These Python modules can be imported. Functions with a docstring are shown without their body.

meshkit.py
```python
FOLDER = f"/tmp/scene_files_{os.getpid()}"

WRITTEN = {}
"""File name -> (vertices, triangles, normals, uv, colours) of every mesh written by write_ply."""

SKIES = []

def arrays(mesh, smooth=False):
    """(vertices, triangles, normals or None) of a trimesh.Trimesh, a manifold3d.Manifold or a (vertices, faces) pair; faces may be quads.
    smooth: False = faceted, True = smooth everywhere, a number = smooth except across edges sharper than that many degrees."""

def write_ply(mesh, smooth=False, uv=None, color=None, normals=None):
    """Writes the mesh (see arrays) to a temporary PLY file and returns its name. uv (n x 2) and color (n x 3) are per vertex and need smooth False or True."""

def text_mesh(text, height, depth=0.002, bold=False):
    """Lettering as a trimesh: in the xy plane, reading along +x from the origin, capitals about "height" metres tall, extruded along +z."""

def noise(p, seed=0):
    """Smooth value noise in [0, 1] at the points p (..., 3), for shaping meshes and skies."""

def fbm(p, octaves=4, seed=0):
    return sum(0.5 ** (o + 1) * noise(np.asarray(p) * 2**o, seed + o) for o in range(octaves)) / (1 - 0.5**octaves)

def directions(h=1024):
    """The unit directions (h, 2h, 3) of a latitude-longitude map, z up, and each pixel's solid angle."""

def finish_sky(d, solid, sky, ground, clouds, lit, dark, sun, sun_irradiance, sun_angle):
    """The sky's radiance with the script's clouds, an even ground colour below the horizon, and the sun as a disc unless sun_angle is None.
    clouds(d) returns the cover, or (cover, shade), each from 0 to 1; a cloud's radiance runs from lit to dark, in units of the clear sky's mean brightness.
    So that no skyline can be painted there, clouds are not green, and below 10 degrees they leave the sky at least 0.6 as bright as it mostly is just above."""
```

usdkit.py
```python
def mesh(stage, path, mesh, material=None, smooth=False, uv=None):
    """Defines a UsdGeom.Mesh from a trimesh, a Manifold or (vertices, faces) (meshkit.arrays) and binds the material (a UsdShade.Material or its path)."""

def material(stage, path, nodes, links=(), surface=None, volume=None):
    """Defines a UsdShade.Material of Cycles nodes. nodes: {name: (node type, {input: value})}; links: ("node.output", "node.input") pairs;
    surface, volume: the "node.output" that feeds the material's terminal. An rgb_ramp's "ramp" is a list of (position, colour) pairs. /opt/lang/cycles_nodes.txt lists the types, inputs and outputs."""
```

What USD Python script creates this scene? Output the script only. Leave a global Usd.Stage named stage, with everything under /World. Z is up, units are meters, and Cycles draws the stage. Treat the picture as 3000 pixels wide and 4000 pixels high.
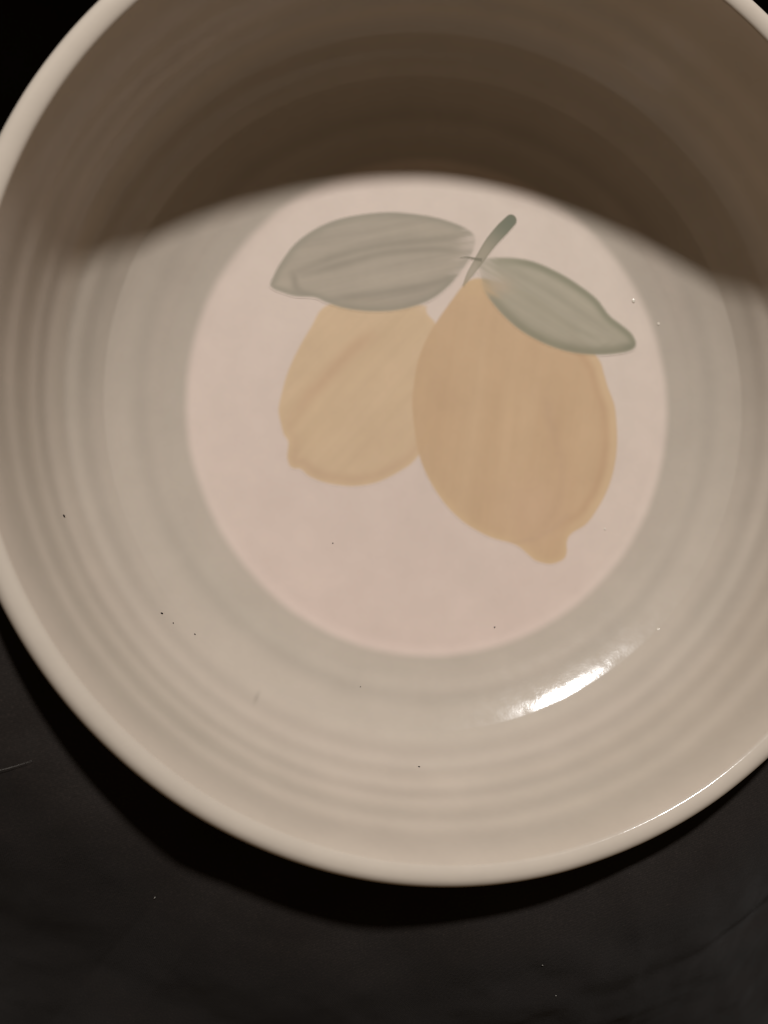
import math
import numpy as np
import trimesh
import meshkit
import usdkit
from pxr import Gf, Sdf, Usd, UsdGeom, UsdLux, UsdShade, Vt
from scipy.spatial import Delaunay

stage = Usd.Stage.CreateInMemory()
UsdGeom.SetStageUpAxis(stage, UsdGeom.Tokens.z)
UsdGeom.SetStageMetersPerUnit(stage, 1.0)
UsdGeom.Xform.Define(stage, "/World")
U = 0.11                      # radius of the bowl's rim in metres; shapes below are in units of it

# ---------------------------------------------------------------- camera
CAM_POS = np.array([-0.4803, -0.2148, 1.8831]) * U
CAM_ROT = np.array([[0.98414, 0.0, -0.17737], [0.00384, 0.99977, 0.02133], [0.17733, -0.02167, 0.98391]])
cam = UsdGeom.Camera.Define(stage, "/World/camera")
m = np.eye(4)
m[:3, :3] = CAM_ROT.T
m[3, :3] = CAM_POS
cam.AddTransformOp().Set(Gf.Matrix4d(*m.ravel().tolist()))
cam.CreateHorizontalApertureAttr(36.0)
cam.CreateVerticalApertureAttr(48.0)
cam.CreateFocalLengthAttr(36.0)
cam.CreateFStopAttr(12.0)
cam.CreateFocusDistanceAttr(1.70 * U)
cam.CreateClippingRangeAttr(Gf.Vec2f(0.01, 50.0))
cam.CreateExposureAttr(0.0)

# ---------------------------------------------------------------- light: one small warm bulb beyond the bowl, and the dim room
LAMP = np.array([-0.06, 5.95, 6.75]) * U
lamp = UsdLux.SphereLight.Define(stage, "/World/lamp")
lamp.AddTranslateOp().Set(Gf.Vec3d(*LAMP.tolist()))
lamp.CreateRadiusAttr(0.030)
lamp.CreateNormalizeAttr(True)
lamp.CreateIntensityAttr(12.0)
lamp.CreateColorAttr(Gf.Vec3f(1.0, 1.0, 1.0))
room = UsdLux.DomeLight.Define(stage, "/World/room_light")
room.CreateIntensityAttr(0.022)
room.CreateColorAttr(Gf.Vec3f(1.0, 0.70, 0.42))

# ---------------------------------------------------------------- helpers
used = {}


def path(parent, name):
    p = f"{parent}/{name}"
    k = used.get(p, 0)
    used[p] = k + 1
    return p if k == 0 else f"{p}_{k:03d}"


def tag(prim, **kw):
    for k, v in kw.items():
        prim.SetCustomDataByKey(k, v)
    return prim


def put(parent, name, v, f, mat, normals=None, pigment=None, **kw):
    """one Mesh prim; v in metres"""
    f = np.asarray(f, np.int32)
    g = UsdGeom.Mesh.Define(stage, path(parent, name))
    g.CreatePointsAttr(Vt.Vec3fArray.FromNumpy(np.asarray(v, np.float32)))
    g.CreateFaceVertexCountsAttr(Vt.IntArray.FromNumpy(np.full(len(f), f.shape[1], np.int32)))
    g.CreateFaceVertexIndicesAttr(Vt.IntArray.FromNumpy(f.ravel()))
    g.CreateSubdivisionSchemeAttr("none")
    if normals is not None:
        g.CreateNormalsAttr(Vt.Vec3fArray.FromNumpy(np.asarray(normals, np.float32)))
        g.SetNormalsInterpolation("vertex")
    if pigment is not None:
        UsdGeom.PrimvarsAPI(g).CreatePrimvar("pigment", Sdf.ValueTypeNames.Color3fArray, "vertex").Set(Vt.Vec3fArray.FromNumpy(np.asarray(pigment, np.float32)))
    UsdShade.MaterialBindingAPI.Apply(g.GetPrim()).Bind(mat)
    tag(g.GetPrim(), **kw)
    return g.GetPrim()


def xform(name, loc=(0, 0, 0), **kw):
    x = UsdGeom.Xform.Define(stage, path("/World", name))
    x.AddTranslateOp().Set(Gf.Vec3d(*[float(c) for c in loc]))
    return tag(x.GetPrim(), **kw)


def smoothstep(a, b, x):
    t = np.clip((np.asarray(x, float) - a) / (b - a), 0, 1)
    return t * t * (3 - 2 * t)


# ---------------------------------------------------------------- materials
L = "/World/Looks"
UsdGeom.Scope.Define(stage, L)
glaze = usdkit.material(stage, L + "/glaze", {
    "tc": ("texture_coordinate", {}),
    "pig": ("attribute", {"attribute": "pigment"}),
    "mott": ("noise_texture", {"scale": 70.0, "detail": 5.0, "roughness": 0.62}),
    "mr": ("map_range", {"from_min": 0.3, "from_max": 0.7, "to_min": 0.965, "to_max": 1.035}),
    "mul": ("mix_color", {"blend_type": "multiply", "fac": 1.0}),
    "grain": ("noise_texture", {"scale": 1500.0, "detail": 3.0, "roughness": 0.6}),
    "wavy": ("noise_texture", {"scale": 160.0, "detail": 3.0, "roughness": 0.5}),
    "b1": ("bump", {"strength": 0.30, "distance": 0.00005}),
    "b2": ("bump", {"strength": 0.36, "distance": 0.00012}),
    "rn": ("noise_texture", {"scale": 300.0, "detail": 3.0}),
    "rr": ("map_range", {"from_min": 0.3, "from_max": 0.7, "to_min": 0.10, "to_max": 0.18}),
    "p": ("principled_bsdf", {"ior": 1.5, "specular_ior_level": 0.32}),
}, [("tc.object", "mott.vector"), ("tc.object", "grain.vector"), ("tc.object", "wavy.vector"), ("tc.object", "rn.vector"),
    ("mott.fac", "mr.value"), ("pig.color", "mul.a"), ("mr.result", "mul.b"), ("mul.result", "p.base_color"),
    ("wavy.fac", "b2.height"), ("grain.fac", "b1.height"), ("b2.normal", "b1.normal"), ("b1.normal", "p.normal"),
    ("rn.fac", "rr.value"), ("rr.result", "p.roughness")], surface="p.BSDF")
fabric = usdkit.material(stage, L + "/black_fabric", {
    "tc": ("texture_coordinate", {}),
    "rot": ("mapping", {"rotation": (0.0, 0.0, 0.35)}),
    "wx": ("wave_texture", {"wave_type": "bands", "bands_direction": "x", "scale": 780.0, "distortion": 4.0, "detail": 2.0, "detail_scale": 1.5}),
    "wy": ("wave_texture", {"wave_type": "bands", "bands_direction": "y", "scale": 780.0, "distortion": 4.0, "detail": 2.0, "detail_scale": 1.5}),
    "wm": ("math", {"math_type": "multiply"}),
    "ws": ("math", {"math_type": "multiply", "value2": 0.35}),
    "nap": ("noise_texture", {"scale": 1100.0, "detail": 4.0, "roughness": 0.7}),
    "h": ("math", {"math_type": "add"}),
    "b": ("bump", {"strength": 0.55, "distance": 0.00018}),
    "tone": ("noise_texture", {"scale": 20.0, "detail": 4.0, "roughness": 0.6}),
    "fleck": ("noise_texture", {"scale": 1800.0, "detail": 2.0}),
    "fr": ("rgb_ramp", {"ramp": [(0.0, (0.6, 0.6, 0.6)), (0.55, (1.0, 1.0, 1.0)), (0.72, (1.25, 1.22, 1.2)), (0.86, (2.6, 2.5, 2.4))]}),
    "tr": ("rgb_ramp", {"ramp": [(0.3, (0.0150, 0.0105, 0.0082)), (0.5, (0.0215, 0.0166, 0.0138)), (0.7, (0.0275, 0.0222, 0.0195))]}),
    "mul": ("mix_color", {"blend_type": "multiply", "fac": 1.0}),
    "p": ("principled_bsdf", {"roughness": 0.92, "specular_ior_level": 0.15, "sheen_weight": 0.03, "sheen_roughness": 0.5}),
}, [("tc.object", "rot.vector"), ("rot.vector", "wx.vector"), ("rot.vector", "wy.vector"), ("tc.object", "nap.vector"), ("tc.object", "tone.vector"), ("tc.object", "fleck.vector"),
    ("wx.fac", "wm.value1"), ("wy.fac", "wm.value2"), ("wm.value", "ws.value1"), ("ws.value", "h.value1"), ("nap.fac", "h.value2"), ("h.value", "b.height"), ("b.normal", "p.normal"),
    ("tone.fac", "tr.fac"), ("fleck.fac", "fr.fac"), ("tr.color", "mul.a"), ("fr.color", "mul.b"), ("mul.result", "p.base_color")], surface="p.BSDF")


def plain(name, color, rough=0.7):
    return usdkit.material(stage, f"{L}/{name}", {
        "tc": ("texture_coordinate", {}),
        "n": ("noise_texture", {"scale": 3000.0, "detail": 2.0}),
        "r": ("rgb_ramp", {"ramp": [(0.3, tuple(c * 0.8 for c in color)), (0.7, tuple(min(1, c * 1.2) for c in color))]}),
        "p": ("principled_bsdf", {"roughness": rough})},
        [("tc.object", "n.vector"), ("n.fac", "r.fac"), ("r.color", "p.base_color")], surface="p.BSDF")


dark_crumb = plain("dark_crumb", (0.035, 0.026, 0.018))
pale_crumb = plain("pale_crumb", (0.75, 0.72, 0.66), 0.3)
lint_fibre = plain("lint_fibre", (0.20, 0.185, 0.165))

# ---------------------------------------------------------------- bowl profile (r, z), inside from the centre to the rim, then down the outside
WARM = np.array([0.965, 0.902, 0.793]) * 0.885       # cream body under the glazes
R_FLOOR, R_TOP, R_RIM = 0.619, 0.931, 0.980
rp = np.linspace(0, R_TOP, 1901)
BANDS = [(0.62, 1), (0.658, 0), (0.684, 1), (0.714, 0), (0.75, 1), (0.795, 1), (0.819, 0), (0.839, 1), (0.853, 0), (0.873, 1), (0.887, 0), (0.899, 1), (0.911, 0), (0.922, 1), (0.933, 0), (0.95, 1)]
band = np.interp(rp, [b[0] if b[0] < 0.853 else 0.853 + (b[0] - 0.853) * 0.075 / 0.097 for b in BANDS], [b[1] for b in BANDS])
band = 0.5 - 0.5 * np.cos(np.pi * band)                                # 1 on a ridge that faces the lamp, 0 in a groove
base_slope = np.interp(rp, [0, .585, .62, .66, .72, .755, .766, .784, .790, .845, .865, .89, .931], [0.3, 1, 12, 19.5, 25.5, 28.5, 31.0, 35.0, 48, 52, 65, 76, 79])
sign = 1 - 2 * smoothstep(0.775, 0.795, rp)
amp = (3.0 + 1.6 * smoothstep(0.78, 0.82, rp)) * smoothstep(0.62, 0.67, rp) * (1 - smoothstep(0.715, 0.74, rp) * (1 - smoothstep(0.80, 0.815, rp))) * (1 - 0.5 * smoothstep(0.91, 0.928, rp))
fine = meshkit.noise(np.stack([rp * 130, 0 * rp, 0 * rp + 3], -1), 6) - 0.5        # the fine, uneven lines left by the fingers
slope = base_slope + sign * amp * (band - 0.5) + 1.6 * fine * smoothstep(0.64, 0.68, rp)
zp = np.r_[0, np.cumsum(np.tan(np.radians((slope[1:] + slope[:-1]) / 2)) * np.diff(rp))]
Z_TOP = zp[-1]


def z_in(r):
    return np.interp(r, rp, zp)


# rim roll: from the inner wall's slope over the top and down to the outside
ang = np.radians(np.interp(np.linspace(0, 1, 60), [0, 0.18, 0.45, 1.0], [77, 32, 0, -110]))
stepl = np.interp(np.linspace(0, 1, 59), [0, 0.15, 0.3, 1.0], [0.6, 0.7, 1.2, 1.3])
rr_ = np.r_[0, np.cumsum(np.cos(ang[1:]) * stepl)]
zz_ = np.r_[0, np.cumsum(np.sin(ang[1:]) * stepl)]
k_ = (R_RIM - R_TOP) / rr_.max()
rim_r, rim_z = R_TOP + rr_ * k_, Z_TOP + zz_ * k_
out_r = np.r_[np.linspace(rim_r[-1], 0.66, 60)[1:], 0.655, 0.645, 0.62, 0.595, 0.585, 0.58, 0.5, 0.25, 0.0]
oz0 = rim_z[-1]
oz = lambda r: oz0 + (-0.055 - oz0) * ((rim_r[-1] - r) / (rim_r[-1] - 0.66)) ** 0.62
out_z = np.r_[oz(np.linspace(rim_r[-1], 0.66, 60)[1:]), -0.075, -0.088, -0.09, -0.088, -0.075, -0.06, -0.058, -0.056, -0.055]
Z_FOOT = -0.09


def outer_r_z():
    return out_r[:59][::-1], out_z[:59][::-1]


# ---------------------------------------------------------------- painted motif: outlines on the floor of the bowl
PAINT = {
    'lemon_back': [[-0.289, 0.252], [-0.3281, 0.1963], [-0.3609, 0.1381], [-0.3847, 0.0836], [-0.3983, 0.0354], [-0.406, -0.0006], [-0.406, -0.0171], [-0.4012, -0.0409], [-0.394, -0.0677], [-0.3833, -0.0854], [-0.3845, -0.1052], [-0.3856, -0.1244], [-0.3785, -0.1454], [-0.3653, -0.1542], [-0.3497, -0.1559], [-0.3322, -0.1708], [-0.3002, -0.1851], [-0.2636, -0.1933], [-0.2207, -0.1968], [-0.1775, -0.1916], [-0.1402, -0.1797], [-0.0964, -0.1566], [-0.0586, -0.1278], [-0.0144, -0.0578], [-0.0151, 0.066], [-0.003, 0.2009], [-0.0287, 0.2429], [-0.0352, 0.2641], [-0.092, 0.2705], [-0.1853, 0.2781]],
    'lemon_front': [[0.0771, 0.3345], [0.054, 0.316], [0.0285, 0.2826], [-0.0033, 0.2379], [-0.0348, 0.1872], [-0.0598, 0.1248], [-0.0709, 0.0629], [-0.0744, 0.0089], [-0.0652, -0.0711], [-0.0522, -0.1265], [-0.0265, -0.182], [0.0122, -0.2379], [0.0577, -0.2817], [0.1035, -0.3101], [0.143, -0.3274], [0.1827, -0.3378], [0.2094, -0.3488], [0.2364, -0.3714], [0.2566, -0.3857], [0.2905, -0.3944], [0.3176, -0.3903], [0.3379, -0.3789], [0.3459, -0.3596], [0.3457, -0.3339], [0.3578, -0.3146], [0.3988, -0.289], [0.4329, -0.2437], [0.4601, -0.1917], [0.4769, -0.1332], [0.4832, -0.0747], [0.4805, -0.0164], [0.4737, 0.0287], [0.4559, 0.0719], [0.4444, 0.107], [0.4288, 0.1451], [0.3663, 0.2163], [0.2642, 0.2941], [0.1645, 0.3267], [0.1121, 0.3395]],
    'leaf_left': [[-0.4263, 0.2898], [-0.4204, 0.3091], [-0.4027, 0.3444], [-0.3672, 0.3939], [-0.3195, 0.4326], [-0.2653, 0.4601], [-0.2044, 0.4774], [-0.1366, 0.4881], [-0.0742, 0.4887], [-0.0173, 0.4841], [0.0273, 0.4748], [0.066, 0.4619], [0.0906, 0.4437], [0.0934, 0.421], [0.0858, 0.3958], [0.0717, 0.3677], [0.0513, 0.3393], [0.0283, 0.3122], [-0.0035, 0.2841], [-0.0415, 0.2619], [-0.0919, 0.2449], [-0.1418, 0.2365], [-0.1975, 0.2351], [-0.2465, 0.2401], [-0.289, 0.252], [-0.3162, 0.262], [-0.3611, 0.2622], [-0.3968, 0.2706], [-0.4174, 0.2784]],
    'leaf_right': [[0.0858, 0.3834], [0.1248, 0.3918], [0.1903, 0.3957], [0.2501, 0.3879], [0.3174, 0.3633], [0.372, 0.3344], [0.4203, 0.3018], [0.4552, 0.2618], [0.4902, 0.2376], [0.5184, 0.2162], [0.5327, 0.1909], [0.526, 0.1712], [0.4981, 0.1585], [0.4356, 0.1498], [0.3669, 0.1512], [0.3057, 0.163], [0.2451, 0.186], [0.1984, 0.2124], [0.1585, 0.2452], [0.1255, 0.2811], [0.1058, 0.3112], [0.1011, 0.3358], [0.0925, 0.3571]],
    'stem': [[0.183, 0.4852], [0.1537, 0.454], [0.1278, 0.4231], [0.1065, 0.3908], [0.0898, 0.365], [0.0732, 0.3393], [0.0579, 0.3125]],
    'twig': [[0.051, 0.3838], [0.0664, 0.386], [0.0858, 0.3834], [0.1086, 0.381]],
    'll_veins': [[[0.0629, 0.4358], [-0.0297, 0.4239], [-0.1548, 0.4009], [-0.259, 0.3706], [-0.3671, 0.3226]], [[0.0631, 0.4018], [-0.0296, 0.3994], [-0.1424, 0.3835], [-0.2589, 0.3466], [-0.3432, 0.318]], [[0.0538, 0.3457], [-0.0037, 0.321], [-0.0921, 0.298], [-0.1976, 0.2775], [-0.3071, 0.2613]], [[-0.3671, 0.3226], [-0.3551, 0.2816], [-0.3071, 0.2625]]],
    'lr_veins': [[[0.171, 0.3333], [0.2644, 0.2752], [0.3663, 0.2163], [0.4699, 0.1884]], [[0.1511, 0.3697], [0.264, 0.3257], [0.3658, 0.2673], [0.4487, 0.2197]], [[0.4629, 0.1914], [0.4355, 0.1678], [0.5118, 0.1836]]],
    'lb_streak': [[[-0.1757, 0.1815], [-0.2156, 0.1496], [-0.2583, 0.1058], [-0.3067, 0.05], [-0.3278, 0.0298], [-0.3726, -0.0403]]],
    'lf_streak': [[[0.273, 0.0618], [0.2939, -0.0203], [0.3218, -0.1156], [0.3227, -0.2117], [0.2828, -0.2886], [0.236, -0.3331]]],
    'lb_streak2': [[[-0.0905, -0.053], [-0.153, -0.0909], [-0.227, -0.1407]]],
}


def spline(pts, n=8, closed=True):
    """Catmull-Rom through the points"""
    P = np.asarray(pts, float)
    if closed:
        Q = np.vstack([P[-1], P, P[0], P[1]])
        segs = len(P)
    else:
        Q = np.vstack([2 * P[0] - P[1], P, 2 * P[-1] - P[-2]])
        segs = len(P) - 1
    t = np.linspace(0, 1, n, endpoint=False)[:, None]
    out = []
    for i in range(segs):
        a, b, c, d = Q[i], Q[i + 1], Q[i + 2], Q[i + 3]
        out.append(0.5 * (2 * b + (c - a) * t + (2 * a - 5 * b + 4 * c - d) * t ** 2 + (3 * b - a - 3 * c + d) * t ** 3))
    out = np.vstack(out)
    return out if closed else np.vstack([out, P[-1]])


def seg_dist(p, line, closed):
    """distance of the points p to a polyline and the fraction along it"""
    a = line if closed else line[:-1]
    b = np.roll(line, -1, 0) if closed else line[1:]
    d2, at = np.full(len(p), 1e9), np.zeros(len(p))
    for i, (s, e) in enumerate(zip(a, b)):
        v = e - s
        t = np.clip(((p - s) @ v) / max(v @ v, 1e-12), 0, 1)
        q = ((p - s - t[:, None] * v) ** 2).sum(1)
        better = q < d2
        d2[better], at[better] = q[better], (i + t[better]) / len(a)
    return np.sqrt(d2), at


def inside(p, poly):
    x, y = p[:, 0], p[:, 1]
    r = np.zeros(len(p), bool)
    for (x0, y0), (x1, y1) in zip(poly, np.roll(poly, -1, 0)):
        c = (y0 > y) != (y1 > y)
        if c.any():
            xs = (x1 - x0) * (y - y0) / (y1 - y0 if y1 != y0 else 1e-12) + x0
            r ^= c & (x < xs)
    return r


def sd(p, poly):
    d, _ = seg_dist(p, poly, True)
    return np.where(inside(p, poly), d, -d)


def n2(p, sx, sy, ang=0.0, seed=0, octaves=3):
    c, s = math.cos(ang), math.sin(ang)
    q = np.stack([(p[:, 0] * c + p[:, 1] * s) * sx, (-p[:, 0] * s + p[:, 1] * c) * sy, np.full(len(p), 3.7 + seed)], -1)
    return meshkit.fbm(q + 50, octaves, seed)


def lerp(a, b, t):
    return np.asarray(a) * (1 - t[:, None]) + np.asarray(b) * t[:, None]


LB, LF = spline(PAINT["lemon_back"], 6), spline(PAINT["lemon_front"], 6)
LL, LR = spline(PAINT["leaf_left"], 6), spline(PAINT["leaf_right"], 6)
ST, TW = spline(PAINT["stem"], 8, False), spline(PAINT["twig"], 6, False)


def ribbon(line, w):
    t = np.gradient(line, axis=0)
    t /= np.linalg.norm(t, axis=1)[:, None]
    nrm = np.stack([-t[:, 1], t[:, 0]], 1)
    w = np.asarray(w)[:, None] / 2
    cap = np.linspace(np.pi / 2, -np.pi / 2, 9)[1:-1]
    capp = line[0] - (np.cos(cap)[:, None] * t[0] - np.sin(cap)[:, None] * nrm[0]) * w[0]
    return np.vstack([(line + nrm * w)[::-1], capp, line - nrm * w])


ts = np.linspace(0, 1, len(ST))
STP = ribbon(ST, np.interp(ts, [0, .12, .3, .55, .8, 1], [0.034, 0.037, 0.034, 0.028, 0.021, 0.008]))
TWP = ribbon(TW, np.interp(np.linspace(0, 1, len(TW)), [0, .5, 1], [0.004, 0.008, 0.012]))


def ground(p):
    r = np.hypot(p[:, 0], p[:, 1])
    th = np.arctan2(p[:, 1], p[:, 0])
    mott = n2(p, 3.0, 3.0, 0.4, 5, 4) - 0.5
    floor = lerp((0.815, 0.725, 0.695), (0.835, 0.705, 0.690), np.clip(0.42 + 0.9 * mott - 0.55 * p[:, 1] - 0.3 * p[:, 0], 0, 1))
    floor = floor * (1 + 0.05 * (n2(p, 7, 7, 0, 9, 4) - 0.5))[:, None]
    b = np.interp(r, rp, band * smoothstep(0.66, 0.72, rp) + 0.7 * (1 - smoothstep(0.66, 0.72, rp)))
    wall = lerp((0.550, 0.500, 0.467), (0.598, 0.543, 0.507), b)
    w2 = n2(np.stack([th / 1.3, r * 9], 1), 2.2, 1.6, 0, 12, 3) - 0.5
    wall = wall * (1 + w2[:, None] * np.array([0.09, 0.05, 0.06]))
    sm = (p - [-0.450, -0.675]) @ np.array([[0.47, -0.88], [0.88, 0.47]])
    wall = wall * (1 - 0.16 * np.exp(-(sm[:, 0] / 0.011) ** 2 - (sm[:, 1] / 0.005) ** 2))[:, None]
    edge = R_FLOOR - 0.004 + 0.010 * (n2(np.stack([np.cos(th), np.sin(th)], 1), 2.5, 2.5, 0, 3) - 0.5)
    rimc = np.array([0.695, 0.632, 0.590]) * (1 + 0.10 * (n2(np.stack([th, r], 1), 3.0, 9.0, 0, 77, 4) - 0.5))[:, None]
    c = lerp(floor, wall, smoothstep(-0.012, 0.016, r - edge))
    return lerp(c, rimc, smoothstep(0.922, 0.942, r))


def strokes(p, lines, w, seed):
    s = np.zeros(len(p))
    for i, l in enumerate(lines):
        d, t = seg_dist(p, spline(l, 6, False), False)
        ww = w * (0.6 + 0.8 * n2(p, 8, 8, 0, seed + i))
        s = np.maximum(s, np.exp(-(d / ww) ** 2) * np.interp(t, [0, .15, .8, 1], [0.5, 1, 0.9, 0.3]))
    return s


def paint_lemon_back(p, under):
    d = sd(p, LB)
    g = n2(p, 3.5, 22, 0.85, 21)
    c = lerp((0.751, 0.578, 0.413), (0.782, 0.605, 0.444), np.clip(1.6 * (g - 0.25), 0, 1))
    c = c * (1 + 0.10 * (n2(p, 4, 60, 0.85, 22) - 0.5))[:, None]
    c = lerp(c, (0.693, 0.501, 0.356), 0.9 * strokes(p, PAINT["lb_streak"], 0.018, 30))
    c = lerp(c, (0.724, 0.545, 0.394), 0.35 * strokes(p, PAINT["lb_streak2"], 0.03, 33))
    low = smoothstep(0.022, -0.145, p[:, 1])
    c = lerp(c, (0.693, 0.507, 0.368), 0.7 * low * np.exp(-((d - 0.022) / 0.014) ** 2))
    c = lerp(c, (0.798, 0.610, 0.419), 0.5 * np.exp(-(d / 0.012) ** 2))
    white = np.exp(-(((p - [-0.0226, 0.2795]) / [0.035, 0.022]) ** 2).sum(1))
    a = smoothstep(0.0, 0.010, d) * 0.96 * (1 - 0.8 * white)
    return lerp(under, c, a)


def paint_lemon_front(p, under):
    d = sd(p, LF)
    g = n2(p, 22, 3.0, -0.12, 41)
    c = lerp((0.693, 0.501, 0.345), (0.740, 0.550, 0.387), np.clip(1.5 * (g - 0.25), 0, 1))
    c = c * (1 + 0.045 * (n2(p, 60, 4, -0.12, 42) - 0.5))[:, None]
    c = lerp(c, (0.756, 0.545, 0.413), 0.5 * np.exp(-(((p - [0.247, -0.247]) / [0.09, 0.08]) ** 2).sum(1)))
    c = lerp(c, (0.662, 0.469, 0.318), 0.40 * smoothstep(0.107, -0.06, p[:, 0]) * smoothstep(-0.182, -0.043, p[:, 1]))
    c = lerp(c, (0.656, 0.469, 0.337), 0.45 * strokes(p, PAINT["lf_streak"], 0.016, 44))
    right = smoothstep(0.2, 0.358, p[:, 0]) * smoothstep(-0.317, -0.257, p[:, 1])
    c = lerp(c, (0.662, 0.463, 0.318), 0.75 * right * np.exp(-((d - 0.036) / 0.012) ** 2))
    c = lerp(c, (0.782, 0.594, 0.413), 0.8 * right * np.exp(-((d - 0.012) / 0.014) ** 2))
    c = lerp(c, (0.782, 0.594, 0.400), 0.6 * np.exp(-((d - 0.006) / 0.012) ** 2) * smoothstep(-0.089, -0.229, p[:, 1]) * (1 - right))
    c = lerp(c, (0.766, 0.578, 0.381), 0.6 * smoothstep(0.259, 0.333, p[:, 1]))
    neck, _ = seg_dist(p, np.array([[0.182, -0.337], [0.256, -0.324], [0.303, -0.2985], [0.340, -0.266]]), False)
    c = lerp(c, (0.662, 0.480, 0.356), 0.45 * np.exp(-(neck / 0.008) ** 2))
    a = smoothstep(0.0, 0.009, d) * 0.98
    return lerp(under, c, a)


def paint_leaf_left(p, under):
    d = sd(p, LL)
    g = n2(p, 3.0, 40, 0.24, 51)
    c = lerp((0.455, 0.421, 0.373), (0.530, 0.487, 0.427), np.clip(1.7 * (g - 0.22), 0, 1))
    c = c * np.array([1.01, 0.995, 1.01]) * (1 + 0.16 * (n2(p, 4, 75, 0.24, 52) - 0.5))[:, None]
    c = lerp(c, (0.375, 0.348, 0.308), 0.75 * strokes(p, PAINT["ll_veins"], 0.011, 54))
    tip = smoothstep(-0.362, -0.404, p[:, 0] + 0.12 * (p[:, 1] - 0.287))
    c = lerp(c, (0.550, 0.500, 0.441), 0.45 * tip)
    c = lerp(c, (0.385, 0.368, 0.325), 0.75 * np.exp(-((d - 0.008) / 0.011) ** 2))
    c = lerp(c, (0.520, 0.475, 0.417), 0.4 * np.exp(-(((p - [-0.06, 0.445]) / [0.10, 0.02]) ** 2).sum(1)))
    rag = n2(p, 5, 90, 0.20, 57) - 0.5
    frag = smoothstep(0.128, 0.030, p[:, 0] - 0.15 * (p[:, 1] - 0.40) + 0.10 * rag)
    a = smoothstep(0.0, 0.009, d) * 0.96 * (0.06 + 0.94 * frag)
    return lerp(under, c, a)


def paint_leaf_right(p, under):
    d = sd(p, LR)
    g = n2(p, 3.0, 40, -0.52, 61)
    c = lerp((0.465, 0.446, 0.383), (0.530, 0.505, 0.427), np.clip(1.7 * (g - 0.22), 0, 1))
    c = c * np.array([1.01, 0.995, 1.01]) * (1 + 0.16 * (n2(p, 4, 75, -0.52, 62) - 0.5))[:, None]
    c = lerp(c, (0.430, 0.411, 0.349), 0.5 * strokes(p, PAINT["lr_veins"], 0.010, 64))
    out = smoothstep(0.145, 0.247, p[:, 0])
    lower = smoothstep(0.0, 0.03, -(p[:, 1] - (0.38 - 0.42 * (p[:, 0] - 0.089)) + 0.0))
    c = lerp(c, (0.330, 0.332, 0.267), (0.50 + 0.45 * out) * np.exp(-((d - 0.012) / 0.012) ** 2))
    c = lerp(c, (0.345, 0.332, 0.272), 0.5 * lower * np.exp(-((d - 0.012) / 0.018) ** 2))
    c = lerp(c, (0.300, 0.307, 0.247), 0.7 * np.exp(-(((p - [0.523, 0.1753]) / [0.028, 0.014]) ** 2).sum(1)))
    c = lerp(c, (0.600, 0.485, 0.398), 0.55 * np.exp(-(((p - [0.154, 0.3195]) / [0.035, 0.022]) ** 2).sum(1)))
    rag = n2(p, 8, 70, -0.5, 67) - 0.5
    frag = smoothstep(0.084, 0.159, p[:, 0] + 0.10 * rag)
    a = smoothstep(0.0, 0.009, d) * 0.97 * (0.30 + 0.70 * frag)
    return lerp(under, c, a)


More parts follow.
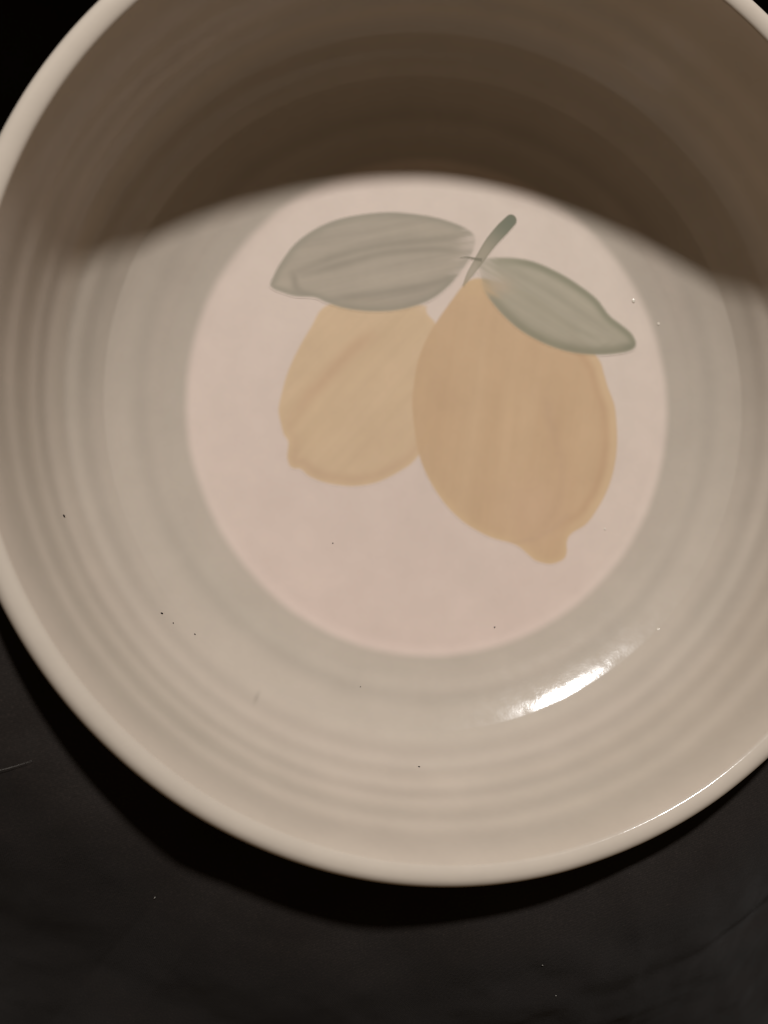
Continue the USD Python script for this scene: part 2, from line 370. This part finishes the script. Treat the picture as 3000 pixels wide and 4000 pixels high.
def paint_stem(p, under):
    d = sd(p, STP)
    _, t = seg_dist(p, ST, False)
    c = lerp((0.235, 0.255, 0.212), (0.450, 0.415, 0.355), smoothstep(0.03, 0.5, t))
    c = lerp(c, (0.23, 0.235, 0.185), 0.6 * np.exp(-(d / 0.005) ** 2))
    c = lerp(c, (0.40, 0.33, 0.21), 0.6 * smoothstep(0.75, 1.0, t))
    return lerp(under, c, smoothstep(0.0, 0.0045, d) * np.interp(t, [0, 0.5, 0.75, 1], [1, .95, .8, .75]))


def paint_twig(p, under):
    d = sd(p, TWP)
    return lerp(under, np.broadcast_to(np.array([0.27, 0.26, 0.215]), (len(p), 3)), smoothstep(0.0, 0.003, d) * 0.85)


LAYERS = [("painted_lemon", LB, paint_lemon_back, "pale back lemon, half hidden behind the larger one"),
          ("painted_lemon", LF, paint_lemon_front, "larger front lemon with a knob at its lower end"),
          ("painted_leaf", LL, paint_leaf_left, "large grey leaf pointing left with dark brush streaks"),
          ("painted_leaf", LR, paint_leaf_right, "smaller greenish leaf pointing right with a dark outline"),
          ("painted_stem", STP, paint_stem, "short dark green stem with a blunt end"),
          ("painted_twig", TWP, paint_twig, "thin dark twig crossing the stem")]

# ---------------------------------------------------------------- the bowl
bowl = xform("ceramic_bowl", (0, 0, 0), label="cream ribbed ceramic bowl with two lemons painted inside, sunk in black cloth", category="bowl")
BP = str(bowl.GetPath())
NT = 1200
th = np.linspace(0, 2 * np.pi, NT, endpoint=False)
r_floor = np.r_[0.002, np.linspace(0.012, 0.56, 90), np.linspace(0.563, R_FLOOR, 22)]
r_wall = np.linspace(R_FLOOR, R_TOP, 230)
prof_r = np.r_[r_floor, r_wall[1:], rim_r[1:], out_r]
prof_z = np.r_[z_in(r_floor), z_in(r_wall[1:]), rim_z[1:], out_z]
iF, iW, iR = len(r_floor) - 1, len(r_floor) + len(r_wall) - 2, len(r_floor) + len(r_wall) - 1 + len(rim_r) - 2
wob = meshkit.fbm(np.stack([np.cos(th) * 1.3 + 9, np.sin(th) * 1.3 + 9, th * 0 + 2], -1), 3, 4) - 0.5
wob2 = meshkit.fbm(np.stack([np.cos(th) * 2.1 + 9, np.sin(th) * 2.1 + 9, th * 0 + 7], -1), 3, 8) - 0.5
RR = np.repeat(prof_r[:, None], NT, 1)
ZZ = np.repeat(prof_z[:, None], NT, 1)
inw = (np.arange(len(prof_r)) <= iW)
zs = prof_r[inw]
shift = 0.010 * wob[None, :] * smoothstep(0.66, 0.72, zs)[:, None] * (1 - smoothstep(0.88, 0.925, zs))[:, None]
ZZ[inw] = z_in(zs[:, None] + shift) - 0.0
ZZ[inw] -= (z_in(0.5) - z_in(0.5))
ZZ += 0.010 * wob2[None, :] * smoothstep(0.80, 1.0, prof_r)[:, None] * (prof_z > 0.1)[:, None]
LEAN = np.array([-0.0115, -0.005])      # the thrown rim sits slightly off the centre of the foot
lean_w = smoothstep(0.70, 0.93, RR) * (ZZ > 0.02)
V = np.stack([RR * np.cos(th) + LEAN[0] * lean_w, RR * np.sin(th) + LEAN[1] * lean_w, ZZ], -1)
dr = np.gradient(V, axis=0)
dt = (np.roll(V, -1, 1) - np.roll(V, 1, 1))
N = np.cross(dr, dt)
N /= np.maximum(np.linalg.norm(N, axis=2, keepdims=True), 1e-12)
N[0] = [0, 0, 1]
N[-1] = [0, 0, -1]


def ring_part(name, i0, i1, cap=None, **kw):
    v, n = V[i0:i1 + 1].reshape(-1, 3), N[i0:i1 + 1].reshape(-1, 3)
    rows = i1 - i0
    a = (np.arange(rows)[:, None] * NT + np.arange(NT)[None, :])
    b = (np.arange(rows)[:, None] * NT + (np.arange(NT)[None, :] + 1) % NT)
    f = np.stack([a, a + NT, b + NT, b], -1).reshape(-1, 4)
    f = np.vstack([f[:, [0, 1, 2]], f[:, [0, 2, 3]]])
    if cap == "first":
        c = len(v)
        v, n = np.vstack([v, [[0, 0, v[0, 2]]]]), np.vstack([n, [[0, 0, 1]]])
        k = np.arange(NT)
        f = np.vstack([f, np.stack([np.full(NT, c), k, (k + 1) % NT], 1)])
    p2 = np.stack([RR * np.cos(th), RR * np.sin(th)], -1)[i0:i1 + 1].reshape(-1, 2)
    p2 = np.vstack([p2, [[0, 0]]]) if cap == "first" else p2
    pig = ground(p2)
    if name == "foot":
        pig = np.broadcast_to(np.array([0.60, 0.56, 0.49]), pig.shape)
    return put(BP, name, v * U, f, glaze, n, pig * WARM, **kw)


ring_part("bowl_floor", 0, iF, "first", label="flat pinkish white round floor of the bowl")
ring_part("ribbed_wall", iF, iW, label="sage cream inner wall with throwing rings")
ring_part("rim", iW, iR, label="rounded glossy cream rim")
ring_part("foot", iR, len(prof_r) - 1)


def painted(name, poly, k, label):
    lo, hi = poly.min(0) - 0.01, poly.max(0) + 0.01
    h = 0.0042 if name in ("painted_lemon", "painted_leaf") else 0.0022
    gx, gy = np.meshgrid(np.arange(lo[0], hi[0], h), np.arange(lo[1], hi[1], h * 0.87))
    gx = gx + (np.arange(gx.shape[0]) % 2)[:, None] * h / 2
    g = np.stack([gx.ravel(), gy.ravel()], 1)
    g = g[sd(g, poly) > 0.6 * h]
    closed = np.vstack([poly, poly[:1]])
    s = np.r_[0, np.cumsum(np.linalg.norm(np.diff(closed, axis=0), axis=1))]
    nb = max(24, int(s[-1] / h))
    at = np.linspace(0, s[-1], nb, endpoint=False)
    bd = np.stack([np.interp(at, s, closed[:, i]) for i in (0, 1)], 1)
    p = np.vstack([bd, g])
    f = Delaunay(p).simplices
    f = f[inside(p[f].mean(1), poly)]
    a, b, c = p[f[:, 0]], p[f[:, 1]], p[f[:, 2]]
    cr = (b[:, 0] - a[:, 0]) * (c[:, 1] - a[:, 1]) - (b[:, 1] - a[:, 1]) * (c[:, 0] - a[:, 0])
    f = np.where((cr < 0)[:, None], f[:, [0, 2, 1]], f)
    f = f[np.abs(cr) > 1e-9]
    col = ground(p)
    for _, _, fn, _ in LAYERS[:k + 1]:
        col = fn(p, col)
    r = np.hypot(p[:, 0], p[:, 1])
    z = z_in(r) + 0.0002 + 0.00014 * k
    sl = np.tan(np.radians(np.interp(r, rp, slope)))
    n = np.stack([-sl * p[:, 0] / np.maximum(r, 1e-6), -sl * p[:, 1] / np.maximum(r, 1e-6), np.ones(len(p))], 1)
    n /= np.linalg.norm(n, axis=1, keepdims=True)
    put(BP, name, np.column_stack([p, z]) * U, f, glaze, n, col * WARM, label=label)


for k, (nm, poly, fn, lab) in enumerate(LAYERS):
    painted(nm, poly, k, lab)

# ---------------------------------------------------------------- black cloth, bunched up round the bowl
SH_T = np.radians([-180, -160, -142, -128, -122, -117, -108, -99, -91, -82, -72, -50, -20, 20, 90, 160, 180])
SH_Z = [0.27, 0.27, 0.265, 0.24, 0.238, 0.262, 0.268, 0.278, 0.30, 0.312, 0.325, 0.30, 0.24, 0.18, 0.10, 0.2, 0.27]
o_r, o_z = outer_r_z()


def cloth_z(x, y):
    r, t = np.hypot(x, y), np.arctan2(y, x)
    q = np.stack([x, y, 0 * x], -1) + 20
    plate = np.interp(t, SH_T, SH_Z)
    folds = 0.075 * (meshkit.fbm(q * np.array([1.6, 2.3, 1]), 3, 3) - 0.5) + 0.016 * (meshkit.fbm(q * 6.5, 3, 6) - 0.5)
    d1 = np.stack([(x * 0.80 + y * 0.60) * 4.6, (y * 0.80 - x * 0.60) * 0.9, 0 * x + 5], -1) + 30
    folds = folds + 0.030 * (meshkit.fbm(d1, 2, 41) - 0.5) * smoothstep(0.6, -0.3, x) + 0.010 * (meshkit.noise(d1 * 2.3, 43) - 0.5)
    near = (0.46 + 0.16 * smoothstep(1.2, 1.6, r)) * np.maximum(0, np.sqrt((r - 1.17) ** 2 + 0.006) * 0.5 + (r - 1.17) * 0.5) * smoothstep(0.2, -0.35, y)
    side = 0.45 * smoothstep(1.0, 1.9, -x) + 0.30 * smoothstep(1.1, 2.2, x)
    z = plate + 0.035 * smoothstep(0.2, -0.35, y) + folds * smoothstep(1.0, 1.3, r) - near - side
    # a crease at the lower right
    a, b = np.array([0.95, -1.305]), np.array([0.36, -1.405])
    d = b - a
    s = ((x - a[0]) * d[0] + (y - a[1]) * d[1]) / (d @ d)
    off = ((x - a[0]) * -d[1] + (y - a[1]) * d[0]) / np.linalg.norm(d)
    z = z - 0.008 * np.exp(-(off / 0.045) ** 2) * smoothstep(1.15, 0.7, s) * smoothstep(-0.6, 0.0, s)
    z = z + 0.009 * smoothstep(-0.03, 0.12, off) * smoothstep(0.45, 0.12, off) * smoothstep(1.1, 0.7, s) * smoothstep(-0.6, 0.0, s)
    # bedding bunched up beyond the bowl
    z = z - 0.60 * smoothstep(0.05, 0.75, y)
    z = z + 1.85 * np.exp(-((y - 1.78 + 0.10 * np.sin(2.1 * x)) / 0.27) ** 2) * (1 + 0.05 * np.sin(3.3 * x + 1)) * smoothstep(1.2, 1.5, y + 0.0 * x)
    # under and against the bowl
    under = np.where(r < 0.66, Z_FOOT - 0.004, np.interp(r, o_r, o_z) - 0.035 - 0.004)
    wgt = smoothstep(0.93, 1.06, r)
    low = np.minimum(under, z)
    return np.where(r < 0.93, low, low * (1 - wgt) + z * wgt)


def cloth():
    ax = np.r_[np.linspace(-3.0, -1.35, 60)[:-1], np.linspace(-1.35, 1.35, 330), np.linspace(1.35, 3.0, 60)[1:]]
    ay = np.r_[np.linspace(-3.2, -1.75, 50)[:-1], np.linspace(-1.75, 1.3, 370), np.linspace(1.3, 2.8, 60)[1:]]
    X, Y = np.meshgrid(ax, ay)
    Z = cloth_z(X, Y)
    v = np.stack([X, Y, Z], -1)
    n = np.cross(np.gradient(v, axis=1), np.gradient(v, axis=0))
    n /= np.linalg.norm(n, axis=2, keepdims=True)
    nx, ny = len(ax), len(ay)
    i = np.arange(ny - 1)[:, None] * nx + np.arange(nx - 1)
    f = np.stack([i, i + 1, i + nx + 1, i + nx], -1).reshape(-1, 4)
    put("/World", "black_cloth", v.reshape(-1, 3) * U, f, fabric, n.reshape(-1, 3), kind="structure",
        label="soft black cloth bunched up round and under the cream bowl", category="cloth")


cloth()


# ---------------------------------------------------------------- crumbs in the bowl, lint and a hair on the cloth
def surface(x, y):
    r = math.hypot(x, y)
    w = float(smoothstep(0.70, 0.93, r))
    r = math.hypot(x - LEAN[0] * w, y - LEAN[1] * w)
    return float(z_in(r)) if r < R_TOP else float(cloth_z(np.array([x]), np.array([y]))[0])


def tilt(x, y):
    e = 0.003
    n = np.array([-(surface(x + e, y) - surface(x - e, y)) / (2 * e), -(surface(x, y + e) - surface(x, y - e)) / (2 * e), 1.0])
    return n / np.linalg.norm(n)


def crumb(name, xy, size, mat, seed, label, cat, group=None, stretch=1.0):
    rng = np.random.default_rng(seed)
    s = trimesh.creation.icosphere(2)
    v = np.array(s.vertices)
    v = v * (0.75 + 0.5 * meshkit.fbm(v * 1.7 + 10 + seed, 2, seed))[:, None] * [stretch, 1, 0.7]
    a = rng.uniform(0, 6.28)
    size = size * (0.62 if name != "pale_crumb" else 1.35)
    v = v @ np.array([[math.cos(a), math.sin(a), 0], [-math.sin(a), math.cos(a), 0], [0, 0, 1]])
    n = tilt(*xy)
    u = np.cross([0, 1, 0.0], n)
    u /= np.linalg.norm(u)
    w = np.cross(n, u)
    v = (v[:, :1] * u + v[:, 1:2] * w + v[:, 2:] * n) * size
    base = np.array([xy[0], xy[1], surface(*xy)]) * U
    kw = dict(label=label, category=cat)
    if group:
        kw["group"] = group
    put("/World", name, base + v + n * size * 0.4, s.faces, mat, None, None, **kw)


DARK = [((-0.8485, -0.2594), 0.00042, 1.5, "dark speck high on the left wall, level with the lower end of the lemons"),
        ((-0.6646, -0.4794), 0.00036, 1.5, "largest of three dark specks in a row on the lower left wall"),
        ((-0.6404, -0.5027), 0.00024, 1.2, "tiny middle speck of three in a row on the lower left wall"),
        ((-0.5942, -0.5323), 0.00026, 1.3, "small dark speck nearest the floor, of three in a row at lower left"),
        ((-0.2692, -0.3323), 0.00026, 1.0, "tiny black speck on the pinkish floor below the back lemon"),
        ((0.1467, -0.5502), 0.00030, 1.3, "brownish speck near the bottom edge of the pinkish floor"),
        ((-0.0838, -0.8452), 0.00032, 1.6, "single dark speck low on the near wall, above the rim"),
        ((-0.2054, -0.6804), 0.00022, 1.2, "tiny dark speck on the near wall just below the floor")]
for i, (xy, sz, st, lab) in enumerate(DARK):
    crumb("dark_crumb", xy, sz, dark_crumb, 100 + i, lab, "crumb", None, st)


def glaze_bump(xy, size, seed):
    v, f = np.array(trimesh.creation.icosphere(3).vertices), trimesh.creation.icosphere(3).faces
    n = tilt(*xy)
    u = np.cross([0, 1, 0.0], n)
    u /= np.linalg.norm(u)
    w = np.cross(n, u)
    v = v * (0.85 + 0.3 * meshkit.fbm(v * 1.3 + 10 + seed, 2, seed))[:, None] * [1, 1.25, 0.45]
    v = v[:, :1] * u + v[:, 1:2] * w + v[:, 2:] * n
    nn = meshkit.arrays((v, f), True)[2]
    col = np.broadcast_to(np.array([0.83, 0.79, 0.75]) * WARM, v.shape)
    put(BP, "glaze_bump", np.array([xy[0], xy[1], surface(*xy)]) * U + v * size, f, glaze, nn, col)


for i, (xy, size) in enumerate([((0.5201, 0.2980), 0.00052), ((0.5878, 0.2388), 0.00038), ((0.5562, -0.5533), 0.00040), ((0.4467, -0.30), 0.0003)]):
    glaze_bump(xy, size, 200 + i)
LINT = [((-0.6687, -1.0641), 0.00030, 2.2, "white lint fleck on the black cloth, lower left of the bowl"),
        ((0.1676, -1.2540), 0.00026, 1.5, "brownish lint fleck on the black cloth below the bowl, right of the middle"),
        ((0.2236, -1.3656), 0.00030, 1.3, "white lint fleck lowest on the black cloth, below the soft crease")]
for i, (xy, sz, st, lab) in enumerate(LINT):
    crumb("lint_fleck", xy, sz, lint_fibre, 300 + i, lab, "lint", None, st)


def hair():
    ks = spline([[-1.03, -0.785], [-0.9876, -0.7684], [-0.9559, -0.7556], [-0.9256, -0.7463], [-0.8915, -0.7357]], 10, False)
    pts = np.array([[x, y, surface(x, y) + 0.006] for x, y in ks]) * U
    t = np.gradient(pts, axis=0)
    t /= np.linalg.norm(t, axis=1)[:, None]
    a = np.cross(t, [0, 0, 1.0])
    a /= np.linalg.norm(a, axis=1)[:, None]
    b = np.cross(t, a)
    k = np.linspace(0, 2 * np.pi, 6, endpoint=False)
    rad = 0.00004 * np.interp(np.linspace(0, 1, len(pts)), [0, .7, 1], [1, 1, 0.5])
    v = (pts[:, None] + rad[:, None, None] * (np.cos(k)[None, :, None] * a[:, None] + np.sin(k)[None, :, None] * b[:, None])).reshape(-1, 3)
    i, j = np.meshgrid(np.arange(len(pts) - 1), np.arange(6), indexing="ij")
    f = np.stack([i * 6 + j, i * 6 + (j + 1) % 6, (i + 1) * 6 + (j + 1) % 6, (i + 1) * 6 + j], -1).reshape(-1, 4)
    put("/World", "pale_hair", v, f, lint_fibre, None, None, label="thin pale hair lying on the black cloth at the left edge", category="hair")


hair()
